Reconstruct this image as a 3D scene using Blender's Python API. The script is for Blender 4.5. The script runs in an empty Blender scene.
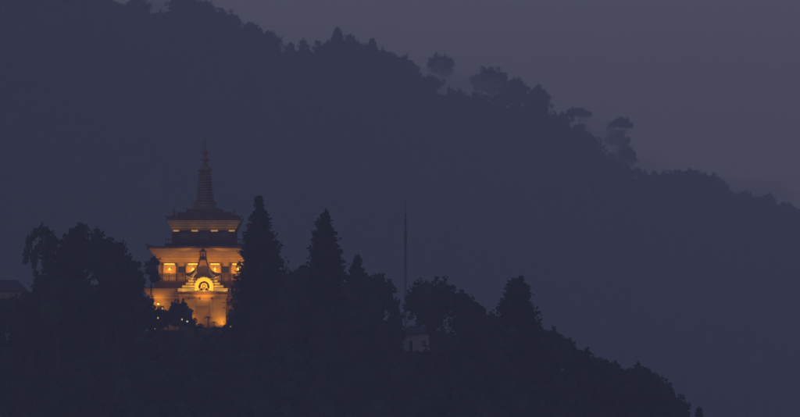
import bpy, math, random
import numpy as np
from mathutils import Vector, Matrix, Euler

R = math.radians
S = bpy.context.scene
COL = S.collection

# ------------------------------------------------------------------ camera
PITCH = 2.5
LENS = 300.0
cam_d = bpy.data.cameras.new('camera')
cam_d.lens = LENS; cam_d.sensor_width = 36.0
cam_d.clip_start = 1.0; cam_d.clip_end = 20000.0
cam = bpy.data.objects.new('camera', cam_d); COL.objects.link(cam)
cam.location = (0, 0, 0); cam.rotation_euler = (R(90 + PITCH), 0, 0)
S.camera = cam
cam_d.dof.use_dof = True; cam_d.dof.focus_distance = 860.0; cam_d.dof.aperture_fstop = 1.4

# ------------------------------------------------------------------ dusk sky
SUN_EL, SUN_ROT = 4.0, 200.0
SKY_STRENGTH = 0.115
w = bpy.data.worlds.new('World'); S.world = w; w.use_nodes = True
nt = w.node_tree; nt.nodes.clear()
sky = nt.nodes.new('ShaderNodeTexSky'); sky.sky_type = 'NISHITA'; sky.sun_disc = False
sky.sun_elevation = R(SUN_EL); sky.sun_rotation = R(SUN_ROT)
sky.air_density = 1.0; sky.dust_density = 1.0; sky.ozone_density = 2.0
hsv = nt.nodes.new('ShaderNodeHueSaturation'); hsv.inputs['Saturation'].default_value = 0.35
mix = nt.nodes.new('ShaderNodeMixRGB'); mix.blend_type = 'MULTIPLY'; mix.inputs[0].default_value = 1.0
mix.inputs[2].default_value = (0.535, 0.555, 1.0, 1)
bg = nt.nodes.new('ShaderNodeBackground'); bg.inputs['Strength'].default_value = SKY_STRENGTH
wo = nt.nodes.new('ShaderNodeOutputWorld')
nt.links.new(sky.outputs[0], hsv.inputs['Color']); nt.links.new(hsv.outputs[0], mix.inputs[1])
nt.links.new(mix.outputs[0], bg.inputs['Color']); nt.links.new(bg.outputs[0], wo.inputs['Surface'])

# faint afterglow of a sun that is all but gone
sun_d = bpy.data.lights.new('sun', 'SUN'); sun_d.energy = 0.004; sun_d.angle = R(10); sun_d.color = (1, .82, .75)
sun = bpy.data.objects.new('sun', sun_d); COL.objects.link(sun)
sun.rotation_euler = (R(90 - 6), 0, R(160))

S.view_settings.view_transform = 'Standard'; S.view_settings.look = 'None'
S.view_settings.exposure = 0.0; S.view_settings.gamma = 1.0
S.view_settings.use_curve_mapping = False
S.render.engine = 'CYCLES'
S.cycles.use_denoising = True
S.cycles.volume_bounces = 3; S.cycles.max_bounces = 4; S.cycles.diffuse_bounces = 2
S.cycles.transparent_max_bounces = 8
S.cycles.sample_clamp_indirect = 1.0

# ------------------------------------------------------------------ pixel -> world (photograph is 800 x 417)
K = 36.0 / LENS / 800.0
cp, sp_ = math.cos(R(PITCH)), math.sin(R(PITCH))
def at(px, py, Y):
    u = (px - 400) * K; v = (208.5 - py) * K
    dy = cp - v * sp_; dz = sp_ + v * cp
    t = Y / dy
    return Vector((u * t, Y, dz * t))
def px_of(x, Y): return 400 + x / (Y * K)

# ------------------------------------------------------------------ helpers
def tag(o, label=None, cat=None, group=None, kind=None):
    if label: o['label'] = label
    if cat: o['category'] = cat
    if group: o['group'] = group
    if kind: o['kind'] = kind
    return o
def empty(name, loc, label, cat, group=None):
    o = bpy.data.objects.new(name, None); COL.objects.link(o); o.location = loc
    o.empty_display_size = .5
    return tag(o, label, cat, group)

def mat(name, c1, c2=None, scale=2.0, rough=.85, metal=0.0, emit=None, estr=0.0, bump=0.0, spread=(.35, .65)):
    m = bpy.data.materials.new(name); m.use_nodes = True
    n = m.node_tree; b = n.nodes['Principled BSDF']
    b.inputs['Roughness'].default_value = rough; b.inputs['Metallic'].default_value = metal
    b.inputs['Specular IOR Level'].default_value = .3
    tc = n.nodes.new('ShaderNodeTexCoord')
    nz = n.nodes.new('ShaderNodeTexNoise'); nz.inputs['Scale'].default_value = scale; nz.inputs['Detail'].default_value = 5
    n.links.new(tc.outputs['Object'], nz.inputs['Vector'])
    rp = n.nodes.new('ShaderNodeValToRGB')
    rp.color_ramp.elements[0].position = spread[0]; rp.color_ramp.elements[1].position = spread[1]
    rp.color_ramp.elements[0].color = (*c1, 1); rp.color_ramp.elements[1].color = (*(c2 or c1), 1)
    n.links.new(nz.outputs['Fac'], rp.inputs['Fac']); n.links.new(rp.outputs['Color'], b.inputs['Base Color'])
    if bump:
        bp = n.nodes.new('ShaderNodeBump'); bp.inputs['Strength'].default_value = bump; bp.inputs['Distance'].default_value = .05
        n.links.new(nz.outputs['Fac'], bp.inputs['Height']); n.links.new(bp.outputs[0], b.inputs['Normal'])
    if emit:
        b.inputs['Emission Color'].default_value = (*emit, 1); b.inputs['Emission Strength'].default_value = estr
        m.cycles.emission_sampling = 'NONE'
    return m
M = {
 'soil': mat('soil', (.035, .03, .02), (.05, .055, .025), .05),
 'leaf': mat('broadleaf_foliage', (.022, .030, .018), (.045, .055, .03), .35),
 'leaf2': mat('pale_foliage', (.035, .044, .025), (.06, .07, .038), .35),
 'needle': mat('conifer_foliage', (.018, .026, .018), (.034, .045, .027), .4),
 'bark': mat('bark', (.018, .016, .014), (.034, .028, .024), 3),
 'plaster': mat('ochre_plaster', (.42, .26, .05), (.52, .33, .07), 1.2, bump=.3),
 'cornice': mat('painted_cornice', (.34, .185, .04), (.44, .25, .055), 1.6, bump=.3),
 'gold': mat('gilded_paint', (.78, .64, .26), (.88, .74, .32), 4, rough=.5),
 'roof': mat('roof_slab', (.10, .06, .05), (.16, .10, .08), 2),
 'maroon': mat('shaded_maroon', (.05, .02, .02), (.085, .032, .028), 3),  # frieze maroon, darkened so that shade is part of the colour
 'frame': mat('dark_timber', (.05, .025, .018), (.08, .04, .03), 5),
 'glass': mat('window_glass', (.02, .02, .025), None, rough=.15),
 'stone': mat('grey_stone', (.22, .2, .18), (.32, .3, .27), 2, bump=.3),
 'spire': mat('spire_metal', (.20, .15, .12), (.28, .20, .15), 2, rough=.6),
 'white': mat('white_limewash', (.60, .58, .55), (.78, .76, .72), .8, bump=.2),
 'tin': mat('tin_roof', (.04, .04, .045), (.07, .065, .065), 1.5, rough=.6),
 'steel': mat('painted_steel', (.07, .07, .075), (.11, .11, .11), 3, rough=.6),
 'strip': mat('lit_tube', (.9, .7, .3), emit=(1, .56, .06), estr=1.05),
 'strip_dim': mat('lit_tube_dim', (.9, .7, .3), emit=(1, .58, .12), estr=.32),
 'bulb': mat('lit_bulb', (.9, .9, .8), emit=(1, .86, .62), estr=.6),
 'bulb_amber': mat('lit_amber_bulb', (.9, .7, .4), emit=(1, .55, .14), estr=.9),
}

class MB:
    def __init__(s): s.v = []; s.f = []
    def add(s, vs, fs):
        n = len(s.v); s.v += [tuple(p) for p in vs]; s.f += [tuple(i + n for i in f) for f in fs]
        return s
    def box(s, x0, x1, y0, y1, z0, z1):
        return s.add([(x0,y0,z0),(x1,y0,z0),(x1,y1,z0),(x0,y1,z0),(x0,y0,z1),(x1,y0,z1),(x1,y1,z1),(x0,y1,z1)],
                     [(0,3,2,1),(4,5,6,7),(0,1,5,4),(1,2,6,5),(2,3,7,6),(3,0,4,7)])
    def frustum(s, cx, cy, a0, b0, z0, a1, b1, z1, curl=0.0, n=1, power=1.0):
        """square-plan solid flaring from half sizes a0,b0 to a1,b1"""
        rings = []
        for k in range(n + 1):
            t = k / n; e = t ** power
            a = a0 + (a1 - a0) * e; b = b0 + (b1 - b0) * e; z = z0 + (z1 - z0) * t
            rings += [(cx-a,cy-b,z),(cx+a,cy-b,z),(cx+a,cy+b,z),(cx-a,cy+b,z)]
        fs = [(3,2,1,0), tuple(4*n+i for i in range(4))]
        for k in range(n):
            for i in range(4):
                j = (i+1) % 4
                fs.append((4*k+i, 4*k+j, 4*k+4+j, 4*k+4+i))
        return s.add(rings, fs)
    def prism(s, pts, y0, y1):
        """outline in the xz plane, extruded along y"""
        n = len(pts)
        vs = [(x, y0, z) for x, z in pts] + [(x, y1, z) for x, z in pts]
        fs = [tuple(range(n)), tuple(range(2*n-1, n-1, -1))]
        for i in range(n):
            j = (i+1) % n; fs.append((i, i+n, j+n, j))
        return s.add(vs, fs)
    def lathe(s, prof, cx=0, cy=0, n=20):
        vs = []; fs = []
        for r, z in prof:
            for i in range(n):
                a = 2*math.pi*i/n; vs.append((cx+r*math.cos(a), cy+r*math.sin(a), z))
        m = len(prof)
        for k in range(m-1):
            for i in range(n):
                j = (i+1) % n; fs.append((k*n+i, k*n+j, (k+1)*n+j, (k+1)*n+i))
        fs.append(tuple(range(n-1, -1, -1))); fs.append(tuple((m-1)*n+i for i in range(n)))
        return s.add(vs, fs)
    def tube(s, pts, r0, r1=None, n=7):
        r1 = r0 if r1 is None else r1
        pts = [Vector(p) for p in pts]; m = len(pts); vs = []; fs = []
        for k, p in enumerate(pts):
            d = (pts[min(k+1, m-1)] - pts[max(k-1, 0)]).normalized()
            u = d.cross(Vector((0, 1, 0.013))).normalized() if abs(d.y) < .95 else d.cross(Vector((1, 0, 0))).normalized()
            q = d.cross(u); r = r0 + (r1 - r0) * k / (m-1)
            for i in range(n):
                a = 2*math.pi*i/n; vs.append(p + u*r*math.cos(a) + q*r*math.sin(a))
        for k in range(m-1):
            for i in range(n):
                j = (i+1) % n; fs.append((k*n+i, k*n+j, (k+1)*n+j, (k+1)*n+i))
        fs.append(tuple(range(n-1, -1, -1))); fs.append(tuple((m-1)*n+i for i in range(n)))
        return s.add(vs, fs)
    def ring(s, cx, cz, ro, ri, y0, y1, a0=0, a1=360, n=24, zs=1.0):
        out = [(cx+ro*math.cos(R(a0+(a1-a0)*i/n)), cz+zs*ro*math.sin(R(a0+(a1-a0)*i/n))) for i in range(n+1)]
        inn = [(cx+ri*math.cos(R(a0+(a1-a0)*i/n)), cz+zs*ri*math.sin(R(a0+(a1-a0)*i/n))) for i in range(n+1)]
        vs = []
        for (a, b), (c, d) in zip(out, inn): vs += [(a,y0,b),(c,y0,d),(a,y1,b),(c,y1,d)]
        fs = []
        for i in range(n):
            p = 4*i; q = p+4
            fs += [(p,q,q+1,p+1),(p+2,p+3,q+3,q+2),(p,p+2,q+2,q),(p+1,q+1,q+3,p+3)]
        if abs(a1-a0) < 360: fs += [(0,1,3,2), (4*n,4*n+2,4*n+3,4*n+1)]
        return s.add(vs, fs)
    def build(s, name, m, parent=None, smooth=False):
        me = bpy.data.meshes.new(name); me.from_pydata(s.v, [], s.f); me.update()
        me.materials.append(m)
        if smooth: me.polygons.foreach_set('use_smooth', [True]*len(me.polygons))
        o = bpy.data.objects.new(name, me); COL.objects.link(o)
        if parent: o.parent = parent
        return o

def np_mesh(name, verts, faces, m):
    """verts (n,3), faces: list of int arrays with shape (k, 3 or 4)"""
    me = bpy.data.meshes.new(name)
    me.vertices.add(len(verts)); me.vertices.foreach_set('co', np.asarray(verts, dtype=np.float32).ravel())
    loops = np.concatenate([f.ravel() for f in faces]).astype(np.int32)
    tot = np.concatenate([np.full(len(f), f.shape[1]) for f in faces]).astype(np.int32)
    start = np.concatenate([[0], np.cumsum(tot)[:-1]]).astype(np.int32)
    me.loops.add(len(loops)); me.loops.foreach_set('vertex_index', loops)
    me.polygons.add(len(tot)); me.polygons.foreach_set('loop_start', start); me.polygons.foreach_set('loop_total', tot)
    me.update(calc_edges=True); me.materials.append(m)
    return me

def ico(sub):
    import bmesh
    b = bmesh.new(); bmesh.ops.create_icosphere(b, subdivisions=sub, radius=1)
    v = np.array([p.co[:] for p in b.verts]); f = np.array([[q.index for q in p.verts] for p in b.faces]); b.free()
    return v, f
ICO1, ICO2, ICO3 = ico(1), ico(2), ico(3)

def lump(d, ph, k=1.0):
    """smooth bumpy radial factor on unit directions"""
    return 1 + k*(.10*np.sin(3.1*d[:,0]*2+ph)*np.cos(2.7*d[:,2]*2+ph*1.7) + .07*np.sin(6.3*d[:,1]+5.1*d[:,2]+2.3*ph)
                  + .06*np.sin(11*d[:,0]+ph*3)*np.sin(9*d[:,2]-ph) + .04*np.sin(17*d[:,1]+13*d[:,0]+ph))

def cards(rng, pos, size, out=None, elong=1.5):
    """one leaf clump (a four-cornered blade) at each position"""
    n = len(pos)
    a = rng.normal(size=(n,3)); a /= np.linalg.norm(a,axis=1)[:,None]
    if out is not None:
        a = a*.8 + out; a /= np.linalg.norm(a,axis=1)[:,None]
    b = np.cross(a, rng.normal(size=(n,3))); b /= np.linalg.norm(b,axis=1)[:,None]
    sz = size * rng.uniform(.6, 1.35, n)[:,None]
    p0 = pos - a*sz*elong*.5; p2 = pos + a*sz*elong*.5
    nn = np.cross(a, b)
    mid = pos + nn*sz*rng.uniform(-.25,.25,n)[:,None]
    v = np.stack([p0, mid + b*sz*.5, p2, mid - b*sz*.5], 1).reshape(-1,3)
    f = np.arange(4*n).reshape(-1,4)
    return v, f

def crown_arrays(rng, lobes, leaf, dens, core=.80, fr=.17, ic=ICO2):
    """lobes: (x,y,z,rx,ry,rz) in metres"""
    V = []; F4 = []; F3 = []; off = 0
    for (x,y,z,rx,ry,rz) in lobes:
        ph = rng.uniform(0, 6.28)
        c = np.array([x,y,z]); r = np.array([rx,ry,rz])
        if core:
            d = ic[0]; v = c + d*r*core*lump(d, ph, 1.2)[:,None]
            V.append(v); F3.append(ic[1]+off); off += len(v)
        area = 4*math.pi*((rx*ry)**1.6/3+(rx*rz)**1.6/3+(ry*rz)**1.6/3)**(1/1.6)
        n = max(12, int(area*dens/(leaf*leaf)))
        # clusters of leaves on the crown's surface: uneven edge, gaps between clusters
        nc = max(6, int(n/14))
        dc = rng.normal(size=(nc,3)); dc /= np.linalg.norm(dc,axis=1)[:,None]
        rad = rng.uniform(.82, 1.03, nc) * lump(dc, ph, 1.2)
        pc = c + dc*r*rad[:,None]
        idx = rng.integers(0, nc, n)
        sp = max(leaf*1.1, fr*min(rx,rz))
        pos = pc[idx] + rng.normal(size=(n,3))*sp*.55
        v, f = cards(rng, pos, leaf, dc[idx]*.4)
        V.append(v); F4.append(f+off); off += len(v)
    return V, F4, F3, off

def crown_mesh(name, rng, lobes, leaf, dens, m, core=.80, ic=ICO2):
    V, F4, F3, _ = crown_arrays(rng, lobes, leaf, dens, core, ic=ic)
    return np_mesh(name, np.concatenate(V), ([np.concatenate(F3)] if F3 else []) + [np.concatenate(F4)], m)

def link(name, me, parent=None, loc=(0,0,0)):
    o = bpy.data.objects.new(name, me); COL.objects.link(o); o.location = loc
    if parent: o.parent = parent
    return o

# ------------------------------------------------------------------ terrain
HILL = [(-900,300),(-400,318),(-100,338),(0,345),(100,338),(140,334),(200,331),(300,336),(400,353),(450,356),(500,362),(550,366),
        (600,388),(650,402),(690,428),(720,455),(800,520),(1000,600),(1500,700)]
RIDGE = [(-1600,-420),(-700,-250),(-200,-80),(0,-40),(60,-8),(110,14),(150,22),(200,20),(240,34),(262,44),(285,60),(310,62),(337,56),(360,60),
         (390,66),(415,79),(440,99),(470,107),(510,112),(545,118),(565,135),(600,162),(640,188),(680,192),(710,196),(740,208),
         (800,222),(900,232),(1100,215),(1500,160),(2200,60)]
def hill_ridge_z(px): return at(0, float(np.interp(px, *zip(*HILL))), 1000.0).z
MY = 3500.0                     # distance of the mountain crest
TILT = .9                       # the crest runs away from us towards the right
def my(px): return MY + TILT*(max(px, -700)-400)
def mount_px(x): return 400 + (-MY + math.sqrt(MY*MY + 4*TILT*max(x/K, -2.8e6)))/(2*TILT)
def mount_ridge_z(px): return at(0, float(np.interp(px, *zip(*RIDGE))), my(px)).z
FLOOR = -42.0
def smax(a, b, k=6.0): return k*np.logaddexp(a/k, b/k)
def ground(x, y):
    n = 1.0*math.sin(x*.021+1.3)*math.cos(y*.017) + .6*math.sin(x*.063+y*.041) + .3*math.sin(x*.13-y*.11+2)
    z = FLOOR + n
    d = math.hypot(x, y)                                              # viewpoint hill
    z = smax(z, -1.75 - max(0, d-12)*.32 + .3*n, 1.0) if d > 12 else max(z, -1.75)
    zr = hill_ridge_z(400 + x/(1000*K))
    dy = (985-y)*.50 if y < 985 else ((y-1030)*.45 if y > 1030 else 0)
    z = smax(z, zr - max(dy, 0) + (.25*n if y < 985 or y > 1030 else 0), 2.0) if abs(y-1000) < 400 else z
    mp_ = mount_px(x); MD = my(mp_); zm = mount_ridge_z(mp_)
    if y < MD: dm = (MD-y)*.55
    elif y < MD+400: dm = (y-MD)*.06
    else: dm = 24 + (y-MD-400)*.25
    gully = (20*math.sin(x*.034+y*.004+.6)*math.sin(x*.013+2) + 8*math.sin(x*.08-y*.012)) * min(1, max(0, (MD-y)/240))
    z = smax(z, zm - dm + gully + 1.2*n*(y < MD-12), 8.0) if y > 1700 else z
    return float(z)

xs = sorted(set([round(v,1) for v in list(np.arange(-1600,-260,60))+list(np.arange(-260,260,7))+list(np.arange(260,1660,60))]))
ys = sorted(set([round(v,1) for v in list(np.arange(-240,40,20))+list(np.arange(0,900,40))+list(np.arange(900,1080,5))+list(np.arange(1080,2600,60))
     +list(np.arange(2600,4120,16))+list(np.arange(4120,6100,90))]))
tv = np.array([[x,y,ground(x,y)] for y in ys for x in xs])
nx, ny = len(xs), len(ys)
ii = np.arange(nx*ny).reshape(ny,nx)
tf = np.stack([ii[:-1,:-1],ii[:-1,1:],ii[1:,1:],ii[1:,:-1]],-1).reshape(-1,4)
tm = np_mesh('terrain', tv, [tf], M['soil']); tm.polygons.foreach_set('use_smooth', [True]*len(tm.polygons))
tag(link('terrain', tm), 'dark hillside ground, valley and mountain under the woods', 'terrain', kind='structure')
ZMIN, ZMAX = float(tv[:,2].min()), float(tv[:,2].max())

# ------------------------------------------------------------------ temple
PX = 1000*K                     # metres per photo pixel at the temple
TC = at(203, 331, 1000); TY = 1000.0
def X(px): return (px-203)*PX
def Z(py): return (331-py)*PX
temple = empty('temple', (TC.x, TY, TC.z), 'amber floodlit tiered Buddhist temple with gilded arch porch and ringed spire', 'temple')
CY = 9.0                        # plan centre behind the front face of the second storey (local y=0 is the porch front)
def lamp(parent, loc, energy, color=(1,.50,.012), radius=.12, name='lamp_light'):
    d = bpy.data.lights.new(name, 'POINT'); d.energy = energy; d.color = color; d.shadow_soft_size = radius
    o = bpy.data.objects.new(name, d); COL.objects.link(o); o.parent = parent; o.location = loc
    return o
# storeys: half width (m), front face y
G_HW = 50*PX; S_HW = 45*PX; U_HW = 32*PX
front_G = CY-G_HW; front_S = CY-S_HW; front_U = CY-U_HW
mb = MB(); mb.box(-G_HW, G_HW, front_G, CY+G_HW, -3, Z(289))
for sx in (-1,1):
    for k in (0.62, .985): mb.box(sx*G_HW*k-.22, sx*G_HW*k+.22, front_G-.14, front_G+.1, -3, Z(299))
mb.build('ground_storey_wall', M['plaster'], temple)
mb = MB(); mb.box(-S_HW, S_HW, front_S, CY+S_HW, Z(286), Z(250))
for x in (-41.5,-27,27,41.5,-12,12): mb.box((x-1.1)*PX, (x+1.1)*PX, front_S-.12, front_S+.1, Z(285), Z(263.5))
mb.build('second_storey_wall', M['plaster'], temple)
mb = MB(); mb.box(-U_HW, U_HW, front_U, CY+U_HW, Z(247), Z(222))
mb.build('third_storey_wall', M['maroon'], temple)  # dark colour stands in for the unlit wall below the cornice

def cornice(name, hw, z0, z1, flare, m, dent=True):
    b = MB(); b.frustum(0, CY, hw+.02, hw+.02, z0, hw+flare, hw+flare, z1, n=4, power=1.1)
    o = b.build(name, m, temple)
    if dent:
        d = MB(); n = int((hw+flare)*2/.32); h = z1-z0
        for i in range(n):
            for t, out in ((.52, .06), (.88, .05)):
                e = t**1.1; a = hw + flare*e
                u = -a + (i+.5)*2*a/n
                zz = z0+h*t
                d.box(u-.07, u+.07, CY-a-out, CY-a+.25, zz-.09, zz+.09)
                d.box(CY*0-a-out, -a+.25, CY+u-.07, CY+u+.07, zz-.09, zz+.09)
                d.box(a-.25, a+out, CY+u-.07, CY+u+.07, zz-.09, zz+.09)
        for t in (.28,.72):
            a = hw + flare*t**1.1
            d.box(-a-.05, a+.05, CY-a-.05, CY+a+.05, z0+h*t-.035, z0+h*t+.035)
        d.build('dentil_band', M['gold'], o)
    return o
def roof(name, hw, z0, z1, curl):
    b = MB(); b.box(-hw, hw, CY-hw, CY+hw, z0, z1)
    for sx in (-1,1):
        for sy in (-1,1):
            cx, cy = sx*hw, CY+sy*hw
            b.tube([(cx-sx*.9,cy-sy*.9,z1-.05),(cx-sx*.3,cy-sy*.3,z1+.08),(cx+sx*.08,cy+sy*.08,z1+curl*.6),(cx+sx*.12,cy+sy*.12,z1+curl)], .2, .05)
    return b.build(name, M['roof'], temple)
cornice('ground_cornice', G_HW, Z(301), Z(288.6), 13*PX, M['cornice'])
roof('ground_roof', 63.5*PX, Z(288.6), Z(287.4), .3)
cornice('second_cornice', S_HW, Z(262), Z(248), 10*PX, M['cornice'])
roof('second_roof', 56.6*PX, Z(248), Z(246), .4)
cornice('third_cornice', U_HW, Z(229), Z(219), 5*PX, M['cornice'])
roof('third_roof', 37.5*PX, Z(219), Z(217.2), .45)
# maroon parapet bands, their unlit look put into the darker colour
mb = MB(); a = S_HW+4*PX
mb.box(-a, a, CY-a, CY+a, Z(287.4), Z(280.8)); mb.build('terrace_parapet', M['maroon'], temple)
mb = MB(); a = U_HW+7*PX
mb.box(-a, a, CY-a, CY+a, Z(246), Z(242.5)); mb.build('upper_parapet', M['maroon'], temple)
mb = MB()
mb.box(-34.5*PX, 34.5*PX, CY-34.5*PX, CY+34.5*PX, Z(217.2), Z(214))
mb.box(-27*PX, 27*PX, CY-27*PX, CY+27*PX, Z(214), Z(210.5))
mb.box(-18*PX, 18*PX, CY-18*PX, CY+18*PX, Z(210.5), Z(207)); mb.build('stepped_roof_base', M['roof'], temple)
# roof corner finials (victory banners)
for sx in (-1,1):
    f = MB(); f.lathe([(.22,Z(214)),(.22,Z(213)),(.12,Z(212.4)),(.24,Z(211.5)),(.24,Z(208.5)),(.1,Z(208)),(.05,Z(206))], sx*30*PX, CY-30*PX, 10)
    f.build('roof_finial', M['spire'], temple)
# spire of thirteen rings with parasol, crescent and jewel
prof = [(14,207.2),(14,205.2),(10.6,204.6),(11,202),(11.6,201.2),(12,200.6),(12,199.4),(10,199)]
for k in range(11):
    y0 = 198.5-k*2.7; r = 9.3-.28*k
    prof += [(r*.80,y0),(r,y0-.5),(r,y0-1.5),(r*.80,y0-2.0)]
sp = MB(); sp.lathe([(r*PX,Z(y)) for r,y in prof]+[(2.5*PX,Z(168.5))], 0, CY, 24)
spire = sp.build('spire', M['spire'], temple)
um = MB(); um.lathe([(r*PX,Z(y)) for r,y in [(3.2,168.5),(6.8,168),(7.2,166.6),(6.4,165),(3,163),(1.8,161),(1.8,158),(4.2,157.4),(4.4,156),(2.2,154.5),(1.5,153),(1.6,151.5)]], 0, CY, 20)
um.build('parasol', M['spire'], spire)
fi = MB(); fi.lathe([(r*PX,Z(y)) for r,y in [(1.4,151.5),(2.6,150.4),(2.8,149),(2,147.4),(1,146),(.9,143),(1.6,141.5),(1.5,139.5),(.7,137.5),(.45,134),(.12,131)]], 0, CY, 14)
fi.build('finial', M['spire'], spire)

for px in (162,176,185,198.8,207.2,221,230,244):
    b = MB(); b.box(X(px)-.08, X(px)+.08, front_S-.2, front_S-.12, Z(280.8), Z(262.4)); b.box(X(px)-.2, X(px)+.2, front_S-.24, front_S-.2, Z(265.4), Z(264.6)); b.build('column', M['frame'], temple)

# windows
def window(cx, z0, z1, wid, y, parent=temple, lattice=4, fm='frame'):
    fr = MB(); x0, x1 = cx-wid/2, cx+wid/2; t = .07
    fr.box(x0-t, x0+.02, y-.1, y+.03, z0-t, z1+t); fr.box(x1-.02, x1+t, y-.1, y+.03, z0-t, z1+t)
    fr.box(x0+.02, x1-.02, y-.1, y+.03, z1, z1+t); fr.box(x0+.02, x1-.02, y-.1, y+.03, z0-t, z0)
    for i in range(1, lattice):
        u = x0+(x1-x0)*i/lattice; fr.box(u-.025, u+.025, y-.07, y+.02, z0, z1)
    fr.box(x0+.02, x1-.02, y-.08, y+.02, (z0+z1)/2-.03, (z0+z1)/2+.03)
    o = fr.build('window', M[fm], parent)
    g = MB(); g.box(x0+.02, x1-.02, y-.035, y+.01, z0, z1); g.build('pane', M['glass'], o)
    return o
for px in (180.3, 225.7):
    window(X(px), Z(272), Z(266.4), 8.6*PX, front_S, fm='frame')
for px in (183.5, 203, 222.5): window(X(px), Z(241), Z(232), 9*PX, front_U)
for px in (160, 246): window(X(px), Z(318), Z(306), 6*PX, front_G, lattice=3)

# terrace balustrade
a = S_HW+3.2*PX
def rail_run(b, p, q):
    p = Vector(p); q = Vector(q); d = q-p; n = max(2, int(d.length/.34)); t = d.normalized(); s = Vector((-t.y, t.x, 0))
    for i in range(n+1):
        c = p+d*i/n; big = i % 6 == 0; r = .07 if big else .022
        b.box(c.x-r, c.x+r, c.y-r, c.y+r, Z(280.8), Z(273.2)+(0.1 if big else -.06))
    lo = (min(p.x,q.x)-.06, min(p.y,q.y)-.06); hi = (max(p.x,q.x)+.06, max(p.y,q.y)+.06)
    b.box(lo[0], hi[0], lo[1], hi[1], Z(274.1), Z(273.1)); b.box(lo[0]+.02, hi[0]-.02, lo[1]+.02, hi[1]-.02, Z(280.2), Z(279.7))
for p, q in (((-a,CY-a,0),(a,CY-a,0)), ((-a,CY-a,0),(-a,CY+a,0)), ((a,CY-a,0),(a,CY+a,0))):
    b = MB(); rail_run(b, p, q); b.build('balustrade', M['frame'], temple)
a = U_HW+6*PX
b = MB()
for i in range(33):
    u = -a+2*a*i/32; b.box(u-.03,u+.03,CY-a-.03,CY-a+.03,Z(242.5),Z(238))
b.box(-a,a,CY-a-.05,CY-a+.05,Z(238.6),Z(237.8)); b.build('balustrade', M['frame'], temple)

# central porch that projects in front, carrying the gilded arch gable
P_HW = 23*PX; py0, py1 = -1.2, front_G
mb = MB(); mb.box(-P_HW+.25, P_HW-.25, py0+.25, py1, -3, Z(295.2))
mb.build('porch_wall', M['plaster'], temple)
mb = MB()
for x in (-P_HW+.35, P_HW-.35):
    mb.box(x-.35, x+.35, py0, py0+.7, -3, Z(298.5)); mb.box(x-.45, x+.45, py0-.1, py0+.8, Z(298.5), Z(297.4))
    mb.box(x-.45, x+.45, py0-.1, py0+.8, -3, Z(327))
for x in (-P_HW*.36, P_HW*.36):
    mb.box(x-.16, x+.16, py0+.12, py0+.4, -3, Z(298.5))
mb.build('pilaster', M['plaster'], temple)
mb = MB(); mb.box(-P_HW*.30, P_HW*.30, py0+.2, py0+.36, -1, Z(309)); dr = mb.build('door', M['cornice'], temple)
mb = MB(); mb.box(-P_HW*.34, -P_HW*.30, py0+.1, py0+.36, -1, Z(308)); mb.box(P_HW*.30, P_HW*.34, py0+.1, py0+.36, -1, Z(308)); mb.box(-P_HW*.30, P_HW*.30, py0+.1, py0+.36, Z(309), Z(308))
mb.build('door_frame', M['cornice'], dr)
mb = MB(); mb.box(-24.2*PX, 24.2*PX, py0-.15, py1, Z(297.4), Z(294.2)); mb.box(-22*PX, 22*PX, py0-.1, py1, Z(294.2), Z(293.4))
for i in range(26):
    u = (-23.4+i*46.8/25)*PX; mb.box(u-.06, u+.06, py0-.27, py0-.15, Z(296.6), Z(295.2))
mb.build('porch_beam', M['cornice'], temple)
mb = MB(); mb.box(-25.5*PX, 25.5*PX, py0-.45, py1-.02, Z(293.4), Z(291.7)); pr = mb.build('porch_roof', M['roof'], temple)
for x in (9, -3, -14):
    b = MB(); b.lathe([(.09,Z(299.6)),(.11,Z(299)),(.11,Z(297.9)),(.09,Z(297.4))], x*PX, py0-.02, 8); b.build('boss', M['frame'], temple)
# stepped gilded blocks of the gable
gy0, gy1 = py0-.2, py0+.9
mb = MB()
for i, (hw, y_b, y_t) in enumerate([(25,291.7,288.6),(20.5,287.9,285.6),(17,285.0,282.8),(14.5,282.2,280.2),(12.2,279.6,278.0)]):
    o_ = .07*i
    mb.box(-hw*PX, -7.4*PX, gy0+o_, gy1, Z(y_b), Z(y_t)); mb.box(7.4*PX, hw*PX, gy0+o_, gy1, Z(y_b), Z(y_t))
mb.box(-7.4*PX, 7.4*PX, gy0+.05, gy1, Z(291.7), Z(290.6))
gable = mb.build('gable_step', M['gold'], temple)
mb = MB()
for i, (hw, y_b, y_t) in enumerate([(23.4,288.6,287.9),(19,285.6,285.0),(16,282.8,282.2),(13.6,280.2,279.6)]):
    for sx in (-1,1):
        b = MB(); b.box(min(sx*hw,sx*7.4)*PX, max(sx*hw,sx*7.4)*PX, gy0+.12+.07*i, gy1-.05, Z(y_b), Z(y_t)); b.build('gable_joint', M['maroon'], gable)
mb = MB(); cx = 1.2*PX
mb.ring(cx, Z(287), 9.4*PX, 7.6*PX, gy0-.22, gy1-.02, -28, 208, 28); mb.ring(cx, Z(287), 7.55*PX, 5.6*PX, gy0-.10, gy1-.06, -38, 218, 28)
for k in range(13):
    a_ = R(-20+k*220/12); mb.box(cx+9.6*PX*math.cos(a_)-.09, cx+9.6*PX*math.cos(a_)+.09, gy0-.17, gy0+.2, Z(287)+9.6*PX*math.sin(a_)-.09, Z(287)+9.6*PX*math.sin(a_)+.09)
arch = mb.build('gilded_arch', M['gold'], temple)
mb = MB(); mb.box(cx-6.2*PX, cx+6.2*PX, gy0+.35, gy1-.08, Z(291.6), Z(281.2)); mb.build('arch_niche', M['maroon'], temple)
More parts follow.
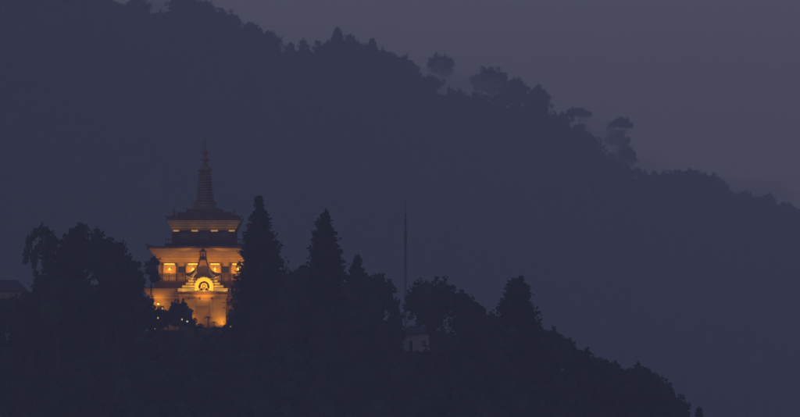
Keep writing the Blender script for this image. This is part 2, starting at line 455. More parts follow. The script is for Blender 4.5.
# wheel flanked by two kneeling deer inside the arch
mb = MB(); wz = Z(286.4)
mb.ring(cx, wz, 3.0*PX, 2.2*PX, gy0+.1, gy0+.25, 0, 360, 20); mb.ring(cx, wz, .8*PX, .2*PX, gy0+.06, gy0+.28, 0, 360, 10)
for k in range(8):
    a_ = R(22.5+45*k); p = (cx+.7*PX*math.cos(a_), gy0+.17, wz+.7*PX*math.sin(a_)); q = (cx+3.5*PX*math.cos(a_), gy0+.17, wz+3.5*PX*math.sin(a_))
    mb.tube([p, q], .035, n=5)
mb.box(cx-1.4*PX, cx+1.4*PX, gy0+.05, gy0+.35, Z(290.5), Z(289.5))
mb.build('wheel', M['gold'], temple)
for sx in (-1,1):
    mb = MB(); dx = cx+sx*4.2*PX
    mb.tube([(dx+sx*.16,gy0+.18,Z(290)),(dx,gy0+.18,Z(289.2)),(dx-sx*.12,gy0+.18,Z(288.6)),(dx-sx*.16,gy0+.18,Z(287.2))], .13, .05)
    mb.tube([(dx-sx*.13,gy0+.18,Z(287.3)),(dx-sx*.3,gy0+.18,Z(287.0))], .06, .03, 6)
    mb.build('deer', M['gold'], temple)
# tall swept bell-shaped gable above the steps: dark ridges, dim panel
outL = [(3.2,251.2),(3.4,257),(4.4,262),(6,266.5),(9,270.5),(13,273),(17.5,273.2),(17.9,275),(16,276.4),(12,277),(11.3,277.9)]
inn = [(11,277.9),(10.6,276),(8.6,274.2),(6.3,270.9),(4.4,266.5),(3.0,262),(2.2,257),(2.0,253)]
for sx in (-1,1):
    pts = [(sx*x*PX, Z(y)) for x, y in outL+inn]
    if sx < 0: pts = pts[::-1]
    b = MB(); b.prism(pts, gy0+.5, gy1+.25); b.build('gable_ridge', M['frame'], temple)
    b = MB(); b.tube([(sx*10.4*PX,gy0+.42,Z(277.6)),(sx*9*PX,gy0+.42,Z(275.4)),(sx*7*PX,gy0+.42,Z(273.4)),(sx*6*PX,gy0+.42,Z(271.6))], .1, .06, 6)
    b.tube([(sx*12.2*PX,gy0+.42,Z(277.6)),(sx*15*PX,gy0+.42,Z(276.9)),(sx*17*PX,gy0+.42,Z(275.6))], .08, .05, 6)
    b.build('gable_scroll', M['gold'], temple)
    b = MB(); tr = [(12.2,276.2),(10.2,274.9),(8.2,272.6),(6.0,268.6),(4.5,264),(3.5,259.6)]
    b.tube([(sx*x*PX, gy0+.44, Z(y)) for x, y in tr[:4]], .05, .03, 6); b.build('gable_trim', M['gold'], temple)
pan = [(-10.6,277.9)]+[(-x,y) for x,y in inn[1:]]+[(x,y) for x,y in inn[1:][::-1]]+[(10.6,277.9)]
b = MB(); b.prism([(x*PX,Z(y)) for x,y in pan], gy0+.7, gy1+.1); b.build('gable_panel', M['cornice'], temple)
b = MB(); b.box(-4*PX,4*PX,gy0+.45,gy1+.3,Z(252.4),Z(251.0)); b.build('gable_cap', M['frame'], temple)
b = MB(); b.box(-4.3*PX,4.3*PX,gy0+.47,gy1+.28,Z(260.4),Z(259.6)); b.build('gable_band', M['frame'], temple)
b = MB(); b.lathe([(.3,Z(251)),(.34,Z(250.4)),(.2,Z(249.4)),(.05,Z(248))],0,gy0+.9,12)
b.build('gable_finial', M['frame'], temple)
b = MB(); b.box(-1.0*PX,1.0*PX,gy0+.64,gy0+.72,Z(258.6),Z(254)); b.build('gable_niche', M['maroon'], temple)

# tube lamps under the cornices and their light
def strip(x0, x1, y, front, m, energy, off=1.5, dz=-.9):
    z = Z(y)
    b = MB(); b.box(X(x0), X(x1), front-.22, front-.13, z-.10, z+.10); o = b.build('tube_lamp', m, temple)
    h = MB(); h.box(X(x0)-.04, X(x1)+.04, front-.13, front-.12+.1, z-.14, z+.14); h.build('lamp_housing', M['steel'], o)
    if energy: lamp(o, ((X(x0)+X(x1))/2, front-off, z+dz), energy, radius=.3)
    return o
for x0, x1 in ((163.5,174),(187.5,197),(210,219),(232,242.5)): strip(x0, x1, 263.6, front_S, M['strip'], 165)
for x0, x1 in ((172,178),(190.5,197),(210,217),(228,234)): strip(x0, x1, 229.6, front_U, M['strip_dim'], 7, 1.1, .1)
# balcony wall lanterns (bright round glows)
for px in (169, 192.5, 214.5, 238):
    b = MB(); b.lathe([(.05,Z(269.6)),(.15,Z(269.2)),(.17,Z(268.2)),(.1,Z(267.4)),(.03,Z(267))], X(px), front_S-.25, 10)
    o = b.build('wall_lantern', M['bulb_amber'], temple); lamp(o, (X(px), front_S-.5, Z(270)), 16)
# lamps on the terrace behind the gable and along the ground storey eaves
for px, e in ((158, 75), (248, 75)):
    b = MB(); b.lathe([(.14,Z(304.6)),(.2,Z(304)),(.16,Z(303.2))], X(px), front_G-.6, 10); b.box(X(px)-.03,X(px)+.03,front_G-.6,front_G,Z(303.4),Z(303.2))
    o = b.build('wall_lantern', M['bulb_amber'], temple); lamp(o, (X(px), front_G-1.4, Z(304)), e*2.0, radius=.3)
# porch floodlights on the ground, aimed up at the porch and gable
def spot(parent, loc, target, energy, size=70, color=(1,.50,.012)):
    d = bpy.data.lights.new('flood_light', 'SPOT'); d.energy = energy; d.color = color; d.spot_size = R(size); d.spot_blend = 1.0; d.shadow_soft_size = .35
    o = bpy.data.objects.new('flood_light', d); COL.objects.link(o); o.parent = parent; o.location = loc
    o.rotation_euler = (Vector(target)-Vector(loc)).to_track_quat('-Z','Y').to_euler()
def flood(px, y, z, target, energy, size):
    b = MB(); b.box(X(px)-.2,X(px)+.2,y-.12,y+.12,z-.3,z); b.box(X(px)-.04,X(px)+.04,y-.04,y+.04,z-1.2,z-.3)
    o = b.build('floodlight', M['steel'], temple)
    g = MB(); g.box(X(px)-.17,X(px)+.17,y-.02,y+.1,z+.002,z+.02); g.build('lens', M['bulb_amber'], o)
    spot(o, (X(px), y, z+.1), target, energy, size)
flood(221.5, py0-1.0, Z(329), (X(220), py0, Z(312)), 420, 130)
flood(190, py0-1.6, Z(330), (X(196), py0, Z(308)), 400, 140)
flood(205, py0-4.5, Z(331), (X(204), py0, Z(283)), 9500, 36)
# small gable lamps standing on the porch roof edge
for px in (184, 204.2, 225):
    b = MB(); b.box(X(px)-.12,X(px)+.12,py0-.42,py0-.30,Z(291.7),Z(291.1)); o = b.build('gable_lamp', M['bulb_amber'], temple)
    lamp(o, (X(px), py0-1.9, Z(288.5)), 95, radius=.3)

# ------------------------------------------------------------------ other buildings and the mast
def house(name, label, px0, px1, row_base, row_eave, row_ridge, Y, depth, wall_m, windows, cat='house'):
    c = at((px0+px1)/2, row_base, Y); p = Y*K; hw = (px1-px0)/2*p
    e = empty(name, c, label, cat); ze = (row_base-row_eave)*p; zr = (row_base-row_ridge)*p
    b = MB(); b.box(-hw, hw, 0, depth, -4, ze); b.build('wall', wall_m, e)
    b = MB(); o_ = .7
    b.add([(-hw-o_,-o_,ze),(hw+o_,-o_,ze),(hw+o_,depth+o_,ze),(-hw-o_,depth+o_,ze),(-hw-o_,-o_,ze+.14),(hw+o_,-o_,ze+.14),(hw+o_,depth+o_,ze+.14),(-hw-o_,depth+o_,ze+.14),
           (-hw*.72,depth/2,zr),(hw*.72,depth/2,zr)],
          [(3,2,1,0),(0,1,5,4),(1,2,6,5),(2,3,7,6),(3,0,4,7),(4,5,9,8),(6,7,8,9),(5,6,9),(7,4,8)])
    b.build('roof', M['tin'], e)
    for (x, r0, r1, wpx) in windows: window((x-(px0+px1)/2)*p, (row_base-r1)*p, (row_base-r0)*p, wpx*p, 0, e, 2)
    return e, p
hs, hp = house('hillside_house', 'pale limewashed house half hidden by trees beside the mast', 405, 437, 356, 334, 325, 985, 6, M['white'],
      [(424,341,346,3)])
b = MB(); b.box((409.5-421)*hp, (412.5-421)*hp, -.06, .02, -1, (356-341)*hp); b.build('door', M['frame'], hs)
hs2, hp2 = house('long_house', 'dark flat fronted building with low wide roof at the left edge', -40, 24, 340, 293, 279, 992, 9, M['stone'],
      [(15,302,318,8),(0,302,318,8),(-16,302,318,8)], 'building')
b = MB(); b.box(-33*hp2, 33*hp2, -.95, -.72, (340-295)*hp2, (340-293.2)*hp2); b.build('gutter', M['stone'], hs2)

mc = at(405.5, 356, 990); mp = 990*K
mast = empty('radio_mast', mc, 'tall thin lattice radio mast rising above the trees', 'mast')
H = (356-214)*mp; legs = []
for k in range(3):
    a_ = R(90+120*k); b = MB(); b.tube([(.16*math.cos(a_), .16*math.sin(a_), -2),(.12*math.cos(a_), .12*math.sin(a_), H)], .035, .028, 6); b.build('leg', M['steel'], mast)
b = MB(); n = 44
for i in range(n):
    z0 = H*i/n; z1 = H*(i+1)/n; r = .16-.04*i/n
    for k in range(3):
        p = (r*math.cos(R(90+120*k)), r*math.sin(R(90+120*k)), z0); q = (r*math.cos(R(210+120*k)), r*math.sin(R(210+120*k)), z1)
        b.tube([p,q], .016, n=4)
b.build('lattice', M['steel'], mast)
b = MB(); b.tube([(0,0,H-.5),(0,0,H+.9),(0,0,(356-202)*mp)], .05, .025, 6); b.build('whip_antenna', M['steel'], mast)
for (r0, r1) in ((232,238),(239,245)):
    b = MB()
    for k in range(3):
        a_ = R(30+120*k); b.box(.17*math.cos(a_)-.04,.17*math.cos(a_)+.04,.17*math.sin(a_)-.04,.17*math.sin(a_)+.04,(356-r1)*mp,(356-r0)*mp)
    b.build('panel_antenna', M['frame'], mast)

# ------------------------------------------------------------------ trees
def trunk_mesh(rng, base, top, r, limbs=()):
    b = MB(); base = Vector(base); top = Vector(top); d = top-base
    pts = [base + d*t + Vector((rng.normal()*.03, rng.normal()*.03, 0))*d.length*(.4 if 0 < t < 1 else 0) for t in (0,.3,.6,.85,1)]
    b.tube(pts, r, r*.35, 8)
    for (s, e) in limbs:
        s = base + d*s; e = Vector(e); m_ = (s+e)/2 + Vector((0,0,(e-s).length*.08))
        b.tube([s, m_, e], r*.42, r*.12, 6)
    return b
def broadleaf(label, Y, base, lobes, seed, leaf=.34, dens=.85, m='leaf', group=None, depth=1.0, core=.80, name='broadleaf_tree', trunk_r=None):
    """lobes in photo pixels: (px,row,rx,rz[,dy]); the tree stands at distance Y"""
    rng = np.random.default_rng(seed); p = Y*K
    c = at(base[0], base[1], Y); gz = ground(c.x, Y); root = Vector((c.x, Y, min(gz, c.z)-.1))
    e = empty(name, root, label, 'tree', group)
    L = []
    for l in lobes:
        w_ = at(l[0], l[1], Y); dy = (l[4] if len(l) > 4 else 0)
        rx, rz = l[2]*p, l[3]*p
        L.append((w_.x-root.x, dy, w_.z-root.z, rx, max(rx*.85, rz*.7)*depth, rz))
    link('crown', crown_mesh('crown', rng, L, leaf*Y/1000 if Y < 1500 else leaf, dens, M[m], core), e)
    big = max(L, key=lambda q: q[3]*q[5])
    b = trunk_mesh(rng, (0,0,-1), (big[0], big[1], big[2]+.2*big[5]), trunk_r or max(.16, .035*big[2]), [(.55+.1*(i%3), (q[0],q[1],q[2])) for i, q in enumerate(L) if q is not big])
    b.build('trunk', M['bark'], e)
    return e
def conifer(label, Y, base_row, outline, seed, dens=1.1, leaf=.30, group=None, name='conifer', ragged=.27):
    """outline rows in photo pixels: (row, left, right), apex first"""
    rng = np.random.default_rng(seed); p = Y*K
    rows = [o[0] for o in outline]; ax = outline[-1]; axis = (ax[1]+ax[2])/2
    c = at(axis, base_row, Y); root = Vector((c.x, Y, min(ground(c.x, Y), c.z)-.1))
    e = empty(name, root, label, 'tree', group)
    zz = np.array([at(0, r_, Y).z-root.z for r_ in rows]); cx = np.array([((l+r_)/2-axis)*p for _, l, r_ in outline]); hw = np.array([(r_-l)/2*p for _, l, r_ in outline])
    zz, cx, hw = zz[::-1], cx[::-1], hw[::-1]
    z0, z1 = zz[0], zz[-1]; pos = []; out = []
    z = z0
    while z < z1:                                         # boughs in loose whorls
        h = np.interp(z, zz, hw); x0 = np.interp(z, zz, cx)
        nb = max(5, int(7+h*3))
        for k in range(nb):
            a_ = rng.uniform(0, 6.283); L = h*rng.uniform(1-ragged*1.5, 1+ragged*.6)
            d = np.array([math.cos(a_), math.sin(a_), 0]); zt = z+rng.normal()*.15
            m_ = int(5+L*7*dens)
            t = rng.uniform(.25, 1, m_)**.7
            q = np.array([x0,0,zt]) + d*(L*t)[:,None]; q[:,2] += -.10*L*t + .22*L*t*t + .0
            q += rng.normal(size=q.shape)*(.10+.05*L)
            pos.append(q); out.append(np.repeat((d*.8+np.array([0,0,.45]))[None], m_, 0))
        z += .36
    pos = np.concatenate(pos); out = np.concatenate(out)
    V, F = cards(rng, pos, leaf, out, 1.9)
    # dense inside of the crown
    n = 14; lev = np.linspace(z0-.3, z1-.3, 26); cv = []
    for zc in lev:
        h = max(.03, np.interp(zc, zz, hw)*.6); x0 = np.interp(zc, zz, cx)
        for i in range(n):
            a_ = 2*math.pi*i/n; rr = h*(1+.12*math.sin(3*a_+zc)+.1*math.sin(zc*2.3+a_)); cv.append((x0+rr*math.cos(a_), rr*math.sin(a_), zc))
    cv = np.array(cv); cf = np.array([[k*n+i, k*n+(i+1)%n, (k+1)*n+(i+1)%n, (k+1)*n+i] for k in range(25) for i in range(n)])
    link('crown', np_mesh('crown', np.concatenate([cv, V]), [cf, F+len(cv)], M['needle']), e)
    b = MB(); b.tube([(0,0,-1),(cx[0]*.5,0,(z0+z1)*.4),(cx[-1],0,z1)], max(.2, hw[0]*.09), .03, 8); b.build('trunk', M['bark'], e)
    return e

# --- left of the temple
def bamboo():
    rng = np.random.default_rng(3); Y = 968; p = Y*K
    c = at(52, 345, Y); root = Vector((c.x, Y, ground(c.x, Y)-.1))
    e = empty('bamboo_clump', root, 'tall bamboo clump with plumes arching over to the left of the temple woods', 'bamboo')
    plumes = [[(54,330),(50,270),(48,240),(43,230),(35,231),(29,241),(26,262)], [(56,330),(52,270),(51,238),(47,229),(40,229),(33,236)],
              [(50,330),(48,275),(45,252),(40,243),(36,250),(34,266)], [(60,330),(58,270),(57,245),(53,236),(48,240),(45,255)],
              [(58,330),(60,270),(64,246),(68,236),(73,238)], [(48,330),(44,295),(42,285),(38,282),(34,290)]]
    pos = []; out = []
    for k, pl in enumerate(plumes):
        pts = [at(x, y, Y)-root for x, y in pl]
        for q in pts: q.y += (k-2.5)*.5
        b = MB(); b.tube(pts, .07, .015, 6); b.build('culm', M['leaf2'], e)
        P = np.array([q[:] for q in pts]); seg = np.linalg.norm(np.diff(P,axis=0),axis=1); cs = np.concatenate([[0],np.cumsum(seg)])
        n = 520; t = (1-rng.uniform(0,1,n)**1.5*.72)*cs[-1]; q = np.stack([np.interp(t, cs, P[:,i]) for i in range(3)],1)
        w_ = np.interp(t/cs[-1], [.25,.6,.9,1], [.5,.9,.6,.25]); q += rng.normal(size=q.shape)*w_[:,None]*.42; q[:,2] -= rng.uniform(0,1,n)*w_*.8
        pos.append(q); out.append(np.repeat(np.array([[0,0,-.9]]), n, 0))
    V, F = cards(rng, np.concatenate(pos), .30, np.concatenate(out), 2.4)
    link('foliage', np_mesh('foliage', V, [F], M['leaf2']), e)
bamboo()
broadleaf('big rounded tree with the highest crown of the clump left of the temple', 972, (80,345), [(82,233,7,11),(76,239,11,13),(69,246,9,12),(86,250,14,14),(74,262,18,18),(64,266,8,14)], 11)
broadleaf('tree with a small domed top just right of the highest crown', 968, (98,345), [(97,239,8,10),(104,248,11,12),(94,258,14,14),(105,270,16,16)], 12)
broadleaf('flat shouldered tree at the right end of the left clump, before the temple', 970, (118,345), [(112,251,10,11),(121,247,6,6),(118,262,13,14),(127,275,13,13),(112,280,16,16)], 13)
broadleaf('low spreading tree beside the left eave of the temple', 974, (142,345), [(132,266,8,8),(136,279,9,11),(139,291,5,8),(130,290,14,16),(143,306,11,11)], 14)
broadleaf('squat tree in front of the dark building at the left edge', 966, (22,352), [(8,306,16,11),(28,301,12,12),(40,285,9,14),(44,306,14,18),(20,322,18,14)], 15)
broadleaf('dense tree filling the gap under the bamboo plumes', 960, (62,352), [(60,288,16,16),(78,292,16,16),(52,312,18,16)], 16)
broadleaf('slender tree with a small dark crown against the left end of the balcony', 986, (147,338), [(154,262,5,6.5),(151,270,6.5,7),(154,278,6,5.5)], 17, leaf=.26, trunk_r=.12)
# --- in front of the temple
broadleaf('small round tree standing out against the lit temple wall', 984, (178,334), [(179,309,9,8.5),(186,315,8,7.5),(171,316,8,8),(180,321,13,8),(191,323,6,6)], 21, leaf=.26)
broadleaf('bushy tree below the left wing of the temple', 986, (158,338), [(147,313,9,9),(159,315,7,7),(166,320,8,8),(155,323,14,8)], 22, leaf=.26)
broadleaf('low shrubby tree under the conifer at the right of the porch', 982, (232,338), [(232,322,5,9),(238,316,7,12),(229,331,6,6)], 23, leaf=.26)
rng = np.random.default_rng(30)
for i, (px, row, rx, rz, lab) in enumerate([(195,329,8,5,'rounded garden shrub left of the porch door'),(207,331,8,4.5,'low garden shrub in front of the porch door'),
        (219,331,8,4.5,'garden shrub by the bright foot of the right pilaster')]):
    c = at(px, row, 988); e = empty('shrub', Vector((c.x, 988, c.z-rz*PX)), lab, 'shrub', 'shrubs before the temple porch')
    p = 988*K; link('foliage', crown_mesh('foliage', rng, [(0,0,rz*p,rx*p,rx*p*.7,rz*p),(-rx*.5*p,.2,rz*.9*p,rx*.5*p,rx*p*.5,rz*.8*p)], .2, .9, M['leaf']), e)
    b = MB(); b.tube([(0,0,-.8),(0,0,rz*p)], .06, .03, 6); b.build('stem', M['bark'], e)
def small_palm(px, row_top, row_base, spread, lab, seed):
    rng = np.random.default_rng(seed); Y = 986.5; p = Y*K; c = at(px, row_base, Y); h = (row_base-row_top)*p
    e = empty('palm', c, lab, 'palm', 'small palms before the temple')
    b = MB(); b.tube([(0,0,-1),(.03,0,h*.5),(0,0,h)], .075, .05, 7); b.build('trunk', M['bark'], e)
    for k in range(11):
        a_ = k*6.283/11+rng.uniform(-.2,.2); d = Vector((math.cos(a_), math.sin(a_), 0)); up = rng.uniform(.1,.75); L = spread*p
        f = MB(); pts = [Vector((0,0,h))+d*L*t+Vector((0,0,L*(up*t-1.0*t*t))) for t in (0,.3,.6,.85,1)]
        f.tube(pts, .02, .008, 4)
        for i in range(9):
            t = .15+.85*i/8; q = Vector((0,0,h))+d*L*t+Vector((0,0,L*(up*t-1.0*t*t))); s = d.cross(Vector((0,0,1)))
            for sg in (-1,1):
                w_ = L*.36*(1-.6*t); f.add([q, q+d*.05+s*sg*w_*.6-Vector((0,0,w_*.25)), q+d*.10+s*sg*w_-Vector((0,0,w_*.6)), q+d*.07], [(0,1,2,3)])
        f.build('frond', M['leaf'], e)
small_palm(208, 317, 331, 4.2, 'taller small palm in silhouette before the lit porch wall', 41)
small_palm(214.3, 322, 332, 3.2, 'shorter small palm right of the taller one before the porch', 42)
small_palm(199.5, 324, 333, 3.2, 'smallest palm left of the others before the porch', 43)
# garden lamps
for i, (px, row, m_, lab, Y) in enumerate([(154.3,329,'bulb','white garden lamp shining low left below the temple',980),(182,319.5,'bulb_amber','dim lamp glimmering at the left of the round tree',981),
        (187.3,321.5,'bulb','brighter lamp glimmering at the right of the round tree',981),(158,318,'bulb_amber','faint lamp under the left wing of the temple',980),
        (230.6,327,'bulb_amber','faint lamp beside the right foot of the porch',979),(162.5,308.5,'bulb_amber','tiny lamp just under the lit left wing',981)]):
    c = at(px, row, Y); g = ground(c.x, Y); base = Vector((c.x, Y, min(g, c.z-1.5)-.1)); h = c.z-base.z
    e = empty('garden_lamp', base, lab, 'lamp', 'lamps in the temple garden')
    b = MB(); b.tube([(0,0,0),(0,0,h-.12)], .04, .03, 6); b.build('post', M['steel'], e)
    r = .15 if m_ == 'bulb' else .11
    b = MB(); b.lathe([(.02,h-.13),(r*.8,h-.09),(r,h),(r*.7,h+.09),(.03,h+.13)], 0, 0, 10); o = b.build('globe', M[m_], e)
# --- conifers and trees right of the temple
conifer('tallest dark conifer with a notched tip, right beside the temple', 980, 340,
        [(196.5,258,259),(201,255.5,262),(206,254,264.5),(210,255,264),(214,250.5,266),(222,250,268.5),(232,246.5,273),(242,245,277),(252,243.5,280),(262,241,283),(275,239,285),(295,233,288),(315,230,291),(338,228,293)], 51)
conifer('second tall conifer, standing alone in the middle of the tree line', 978, 345,
        [(210.5,325.4,326.6),(215,322.5,328.5),(219,320.5,331),(225,315,332),(231,313.5,334.5),(240,312.5,335.5),(250,310.5,339),(258,309.5,342),(266,309,343),(280,306,344),(300,303,348),(335,300,352)], 52)
conifer('small pointed conifer between the second tall conifer and the round tree', 979, 350,
        [(256.5,357,358),(261,354.5,360.5),(266,352.5,362),(272,350,365),(282,346,369),(300,343,373),(330,340,376)], 53)
conifer('broken topped conifer at the head of the right slope', 977, 362,
        [(278.5,521.5,522.8),(282,508,525),(286,507.5,526.5),(292,505,528.5),(300,501.5,530.5),(308,498.5,532.5),(318,496,535.5),(328,494,540),(340,492,544),(360,490,548)], 54, ragged=.32)
broadleaf('small crowned tree tucked between the two tall conifers', 976, (296,345), [(297,277,8,9),(290,283,9,9),(305,275,7,10),(300,292,14,14),(286,296,10,12),(302,310,16,14)], 61)
broadleaf('round tree right of the small pointed conifer', 976, (372,350), [(368,286,9,12),(379,284,9,13),(386,296,10,13),(374,304,18,18),(394,309,7,11),(352,296,12,12)], 62)
broadleaf('wide domed tree just right of the mast, above the pale house', 972, (432,358), [(425,297,17,17),(440,294,15,14),(414,303,9,13),(430,312,20,18),(448,300,10,14)], 63)
broadleaf('sloping crowned tree between the domed tree and the broken conifer', 974, (468,360), [(459,303,11,13),(468,307,10,15),(478,315,10,13),(487,324,9,12),(466,324,18,16),(482,338,16,12)], 64)
broadleaf('low tree left of the pale house, at the foot of the mast', 968, (392,356), [(396,326,9,12),(388,330,12,13),(399,340,6,9)], 65)
broadleaf('low bush like tree hiding the right end of the pale house', 966, (440,360), [(441,338,9,9),(436,348,9,8),(450,342,11,12)], 66)
slope = [(551,337,11,9,'leafy tree just below the broken conifer on the right slope'),(566,346,12,9,'wide low tree second down the right slope'),
 (583,357,9,9,'narrow tree with a short spike on the right slope'),(599,364,12,8,'broad tree below the spiked one on the right slope'),
 (616,369.5,7.5,8,'knobbly small tree halfway down the right slope'),(629,374,8,7,'low tree in the dip of the right slope'),
 (641,373,10.5,9.5,'domed tree on the lower right slope'),(655,381,9.5,10,'tree leaning below the domed one on the lower right slope'),
 (667,392,9,10.5,'steep sided tree near the foot of the right slope'),(679,405,9,10,'last broad tree where the slope leaves the frame')]
for i, (px, row, rx, rz, lab) in enumerate(slope):
    broadleaf(lab, 972, (px, row+26), [(px-1,row,rx*.8,rz),(px+rx*.45,row+5,rx*.7,rz*.9),(px-rx*.5,row+7,rx*.75,rz),(px,row+14,rx*1.25,rz*1.2)], 70+i, leaf=.30)
conifer('short spiky conifer sticking up on the right slope', 970, 380, [(348.5,586,587.4),(352,585,588.6),(358,584,590),(368,582,592)], 91, leaf=.24)
conifer('tiny conifer alone at the far lower right', 970, 440, [(406.5,698.6,699.8),(410,697,701),(416,696,702),(426,695,703),(438,694,704)], 92, leaf=.24)

# near woods: canopy over the front slope of the temple hill (one unbroken mass)
rng = np.random.default_rng(100); V = []; F4 = []; F3 = []; off = 0; y = 905.0
while y < 979:
    x = at(-90, 300, y).x + rng.uniform(0, 3)
    while x < at(760, 300, y).x:
        r = rng.uniform(1.6, 3.0); xx = x + rng.normal()*.8; yy = y + rng.normal()*1.2; pxx = px_of(xx, yy)
        g = ground(xx, yy); h = r*rng.uniform(1.0, 1.9)
        top_row_limit = np.interp(pxx, [-90,30,45,125,145,156,228,240,300,340,385,398,440,450,490,500,545,560,600,650,690,760], [306,306,280,282,312,332,333,300,296,300,318,352,354,325,330,315,345,352,372,388,420,470])
        zmax = at(0, top_row_limit, yy).z
        levels = [min(g+h, zmax-r*.75)]
        if y > 970:
            k_ = levels[0]+r
            while k_ < zmax-r*.75: levels.append(k_); k_ += r
        for cz in levels:
            L = [(xx, yy, cz, r, r, r*.8)]
            a_, b_, c_, n_ = crown_arrays(rng, L, .42, .75, .82, ic=ICO1)
            V += a_; F4 += [q+off for q in b_]; F3 += [q+off for q in c_]; off += n_
        x += r*1.35
    y += 3.6
me = np_mesh('hillside_woods', np.concatenate(V), [np.concatenate(F3), np.concatenate(F4)], M['leaf'])
tag(link('hillside_woods', me), 'dark unbroken woods covering the slope below the temple', 'woods', kind='stuff')

# ------------------------------------------------------------------ forest on the far mountain
rng = np.random.default_rng(200); V = []; F4 = []; F3 = []; off = 0
dy = -290.0
while dy < 40:
    q = -160 + rng.uniform(0, 14)
    while q < 960:
        D = my(q)
        r = rng.uniform(3.4, 7.6)*D/MY; xx = at(q, 200, D).x+rng.normal()*2; yy = D+dy+rng.normal()*3; g = ground(xx, yy)
        h = r*rng.uniform(.4, 1.3)
        if rng.random() < .22: rz = r*1.7; h = r*1.2
        else: rz = r*.8
        if dy > -40: rz *= .7; h *= .55
        a_, b_, c_, n_ = crown_arrays(rng, [(xx, yy, g+h, r*.85, r*.85, rz)], 1.3, .8, .8, ic=ICO1)
        V += a_; F4 += [q_+off for q_ in b_]; F3 += [q_+off for q_ in c_]; off += n_
        q += r*1.35/(D*K)
    dy += 10.0
me = np_mesh('mountain_forest', np.concatenate(V), [np.concatenate(F3), np.concatenate(F4)], M['leaf'])
tag(link('mountain_forest', me), 'hazy forest covering the far mountain side', 'forest', kind='stuff')

def far_tree(px, row, rx, rz, Y, lab, seed, style='round'):
    Y = Y-2500+my(px) if Y < 2540 else (Y-2500)*1.4+my(px)
    """row is the middle of the crown"""
    if style == 'point':
        return conifer(lab, Y, row+rz+10, [(row-rz,px-.6,px+.6),(row-rz*.6,px-rx*.3,px+rx*.3),(row,px-rx*.6,px+rx*.6),(row+rz,px-rx,px+rx),(row+rz+8,px-rx*1.1,px+rx*1.1)], seed, dens=.35, leaf=1.1, name='ridge_tree', group='trees along the mountain ridge')
    r_ = random.Random(seed)
    if style == 'flat':
        L = [(px+r_.uniform(-.1,.1)*rx,row,rx*.62,rz),(px-rx*.55,row+rz*.35,rx*.45,rz*.7),(px+rx*.55,row+rz*.4,rx*.45,rz*.7),(px+rx*.15,row-rz*.25,rx*.45,rz*.7)]
    else:
        L = [(px,row,rx*.7,rz),(px-rx*.5,row+rz*.35,rx*.55,rz*.75),(px+rx*.5,row+rz*.3,rx*.55,rz*.75),(px+rx*.1,row+rz*.9,rx*.95,rz*.9)]
    return broadleaf(lab, Y, (px, row+30), L, seed, leaf=1.1, dens=.75, name='ridge_tree', group='trees along the mountain ridge', trunk_r=.5)
FT = [
 (108,2,9,8,2490,'broad ridge tree leftmost at the top edge','round'),(136,4,10,8,2490,'ridge tree left of the notch of mist at the top','round'),
 (180,1,12,9,2490,'wide ridge tree right of the notch of mist at the top','round'),(205,6,10,7,2490,'ridge tree where the crest leaves the top edge','round'),
 (232,20,10,8,2490,'ridge tree a little below the top edge on the crest','round'),(250,28,9,8,2490,'ridge tree on the upper crest below its neighbour','round'),
 (268,37,9,8,2490,'ridge tree above the small isolated one','round'),(304,47,5.5,9,2495,'small isolated ridge tree standing in the dip of the crest','round'),
 (326,49,7,9,2490,'ridge tree left of the pointed summit tree','round'),(337.5,41,10,13,2490,'pointed tree on the summit of the middle crest','point'),
 (350,42,8,10,2490,'rounded tree right of the pointed summit tree','round'),(361,50,6,7,2490,'low ridge tree below the rounded summit tree','round'),
 (372,47,6.5,8,2490,'small knob topped tree on the descending crest','point'),(389,57,9,7,2490,'ridge tree on the even stretch of the crest','round'),
 (405,64,8,7,2490,'ridge tree just before the first misty tree','round'),
 (440,62,14,7.5,2690,'first misty dome crowned tree behind the crest','round'),(490,77,19,10,2620,'large misty spreading tree in the middle of the crest','round'),
 (514,87,15,10,2570,'misty tree at the right of the large spreading one','round'),(538,95,12.5,11,2545,'blunt ended misty tree where the crest drops','round'),
 (578.5,112.5,14.5,4.5,2640,'thin flat umbrella tree alone in the mist','flat'),(620,123,14,5.5,2650,'flat topped tree, the upper storey of the tall misty pair','flat'),
 (617,138,14.5,7,2640,'lower flat crown of the tall misty pair','flat'),(627,153,10,9,2620,'ragged misty tree under the tall pair','round'),
 (666,178,14,6.5,2520,'low ridge tree at the left end of the right hand crest','round'),(690,176,19,8,2515,'long flat ridge canopy right of the middle','round'),
 (712,182,15,8,2510,'sloping ridge canopy beside the long flat one','round'),(727,194,9,7,2505,'small ridge tree below the sloping canopy','round'),
 (748,200,9,6,2510,'pale ridge tree in the dip of the right hand crest','round'),(767,199,9,6,2560,'hazy ridge tree second from the right edge','round'),
 (786,209,11,5,2505,'low ridge tree nearest the right edge','flat'),
]
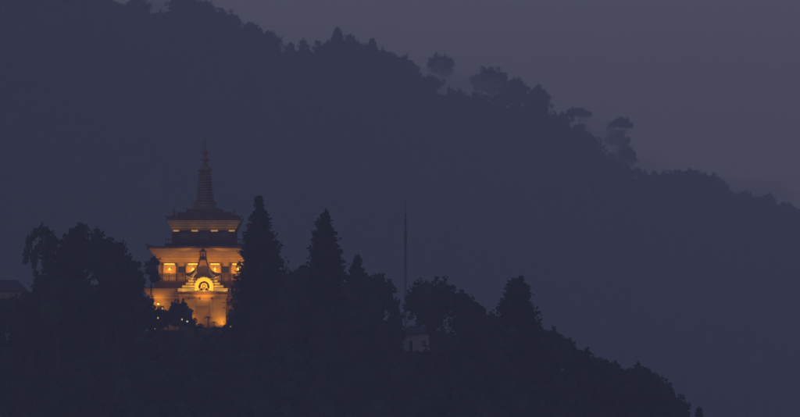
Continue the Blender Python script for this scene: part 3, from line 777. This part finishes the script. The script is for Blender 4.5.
for i, (px, row, rx, rz, Y, lab, st) in enumerate(FT): far_tree(px, row, rx, rz, Y, lab, 300+i, st)

# ------------------------------------------------------------------ air
def volume_mat(name, color, density, g=0.0):
    m = bpy.data.materials.new(name); m.use_nodes = True; n = m.node_tree; n.nodes.clear()
    pv = n.nodes.new('ShaderNodeVolumePrincipled'); pv.inputs['Color'].default_value = (*color,1)
    pv.inputs['Absorption Color'].default_value = (1,1,1,1); pv.inputs['Density'].default_value = density; pv.inputs['Anisotropy'].default_value = g
    mo = n.nodes.new('ShaderNodeOutputMaterial'); n.links.new(pv.outputs[0], mo.inputs['Volume'])
    m.cycles.homogeneous_volume = True
    return m
HZ = volume_mat('haze_air', (.76,.83,.965), .00043, 0.0)
b = MB(); b.box(-1700, 1700, -300, 6200, ZMIN-1, max(ZMAX+30, 400))
tag(b.build('haze', HZ), 'dusk haze filling the valley air', 'haze', kind='stuff')
MI = volume_mat('mist_air', (1,1,1), .010, 0.0)
def mist(px, row, Y, rx, ry, rz, seed, lab):
    rng = np.random.default_rng(seed); Y = (Y-2500)*1.4+my(px); rx *= 1.4; rz *= 1.4; c = at(px, row, Y)
    d = ICO3[0]; v = np.array(c[:]) + d*np.array([rx,ry,rz])*lump(d, seed*1.3, 2.2)[:,None]
    me = np_mesh('mist_bank', v, [ICO3[1]], MI); me.polygons.foreach_set('use_smooth', [True]*len(me.polygons))
    tag(link('mist_bank', me), lab, 'mist', kind='stuff')
mist(160, 6, 2610, 14, 60, 12, 1, 'bank of mist in the notch at the top left of the crest')
mist(462, 93, 2530, 16, 30, 9, 2, 'bank of mist behind the crest under the first misty trees')
mist(440, 80, 2560, 10, 30, 7, 6, 'bank of mist under the first misty dome crowned tree')
mist(590, 140, 2540, 17, 34, 10, 3, 'bank of mist in the gap before the tall misty pair')
mist(642, 172, 2540, 12, 30, 7, 4, 'low bank of mist at the foot of the tall misty pair')
mist(745, 192, 2620, 24, 50, 6, 5, 'thin mist over the dip in the right hand crest')
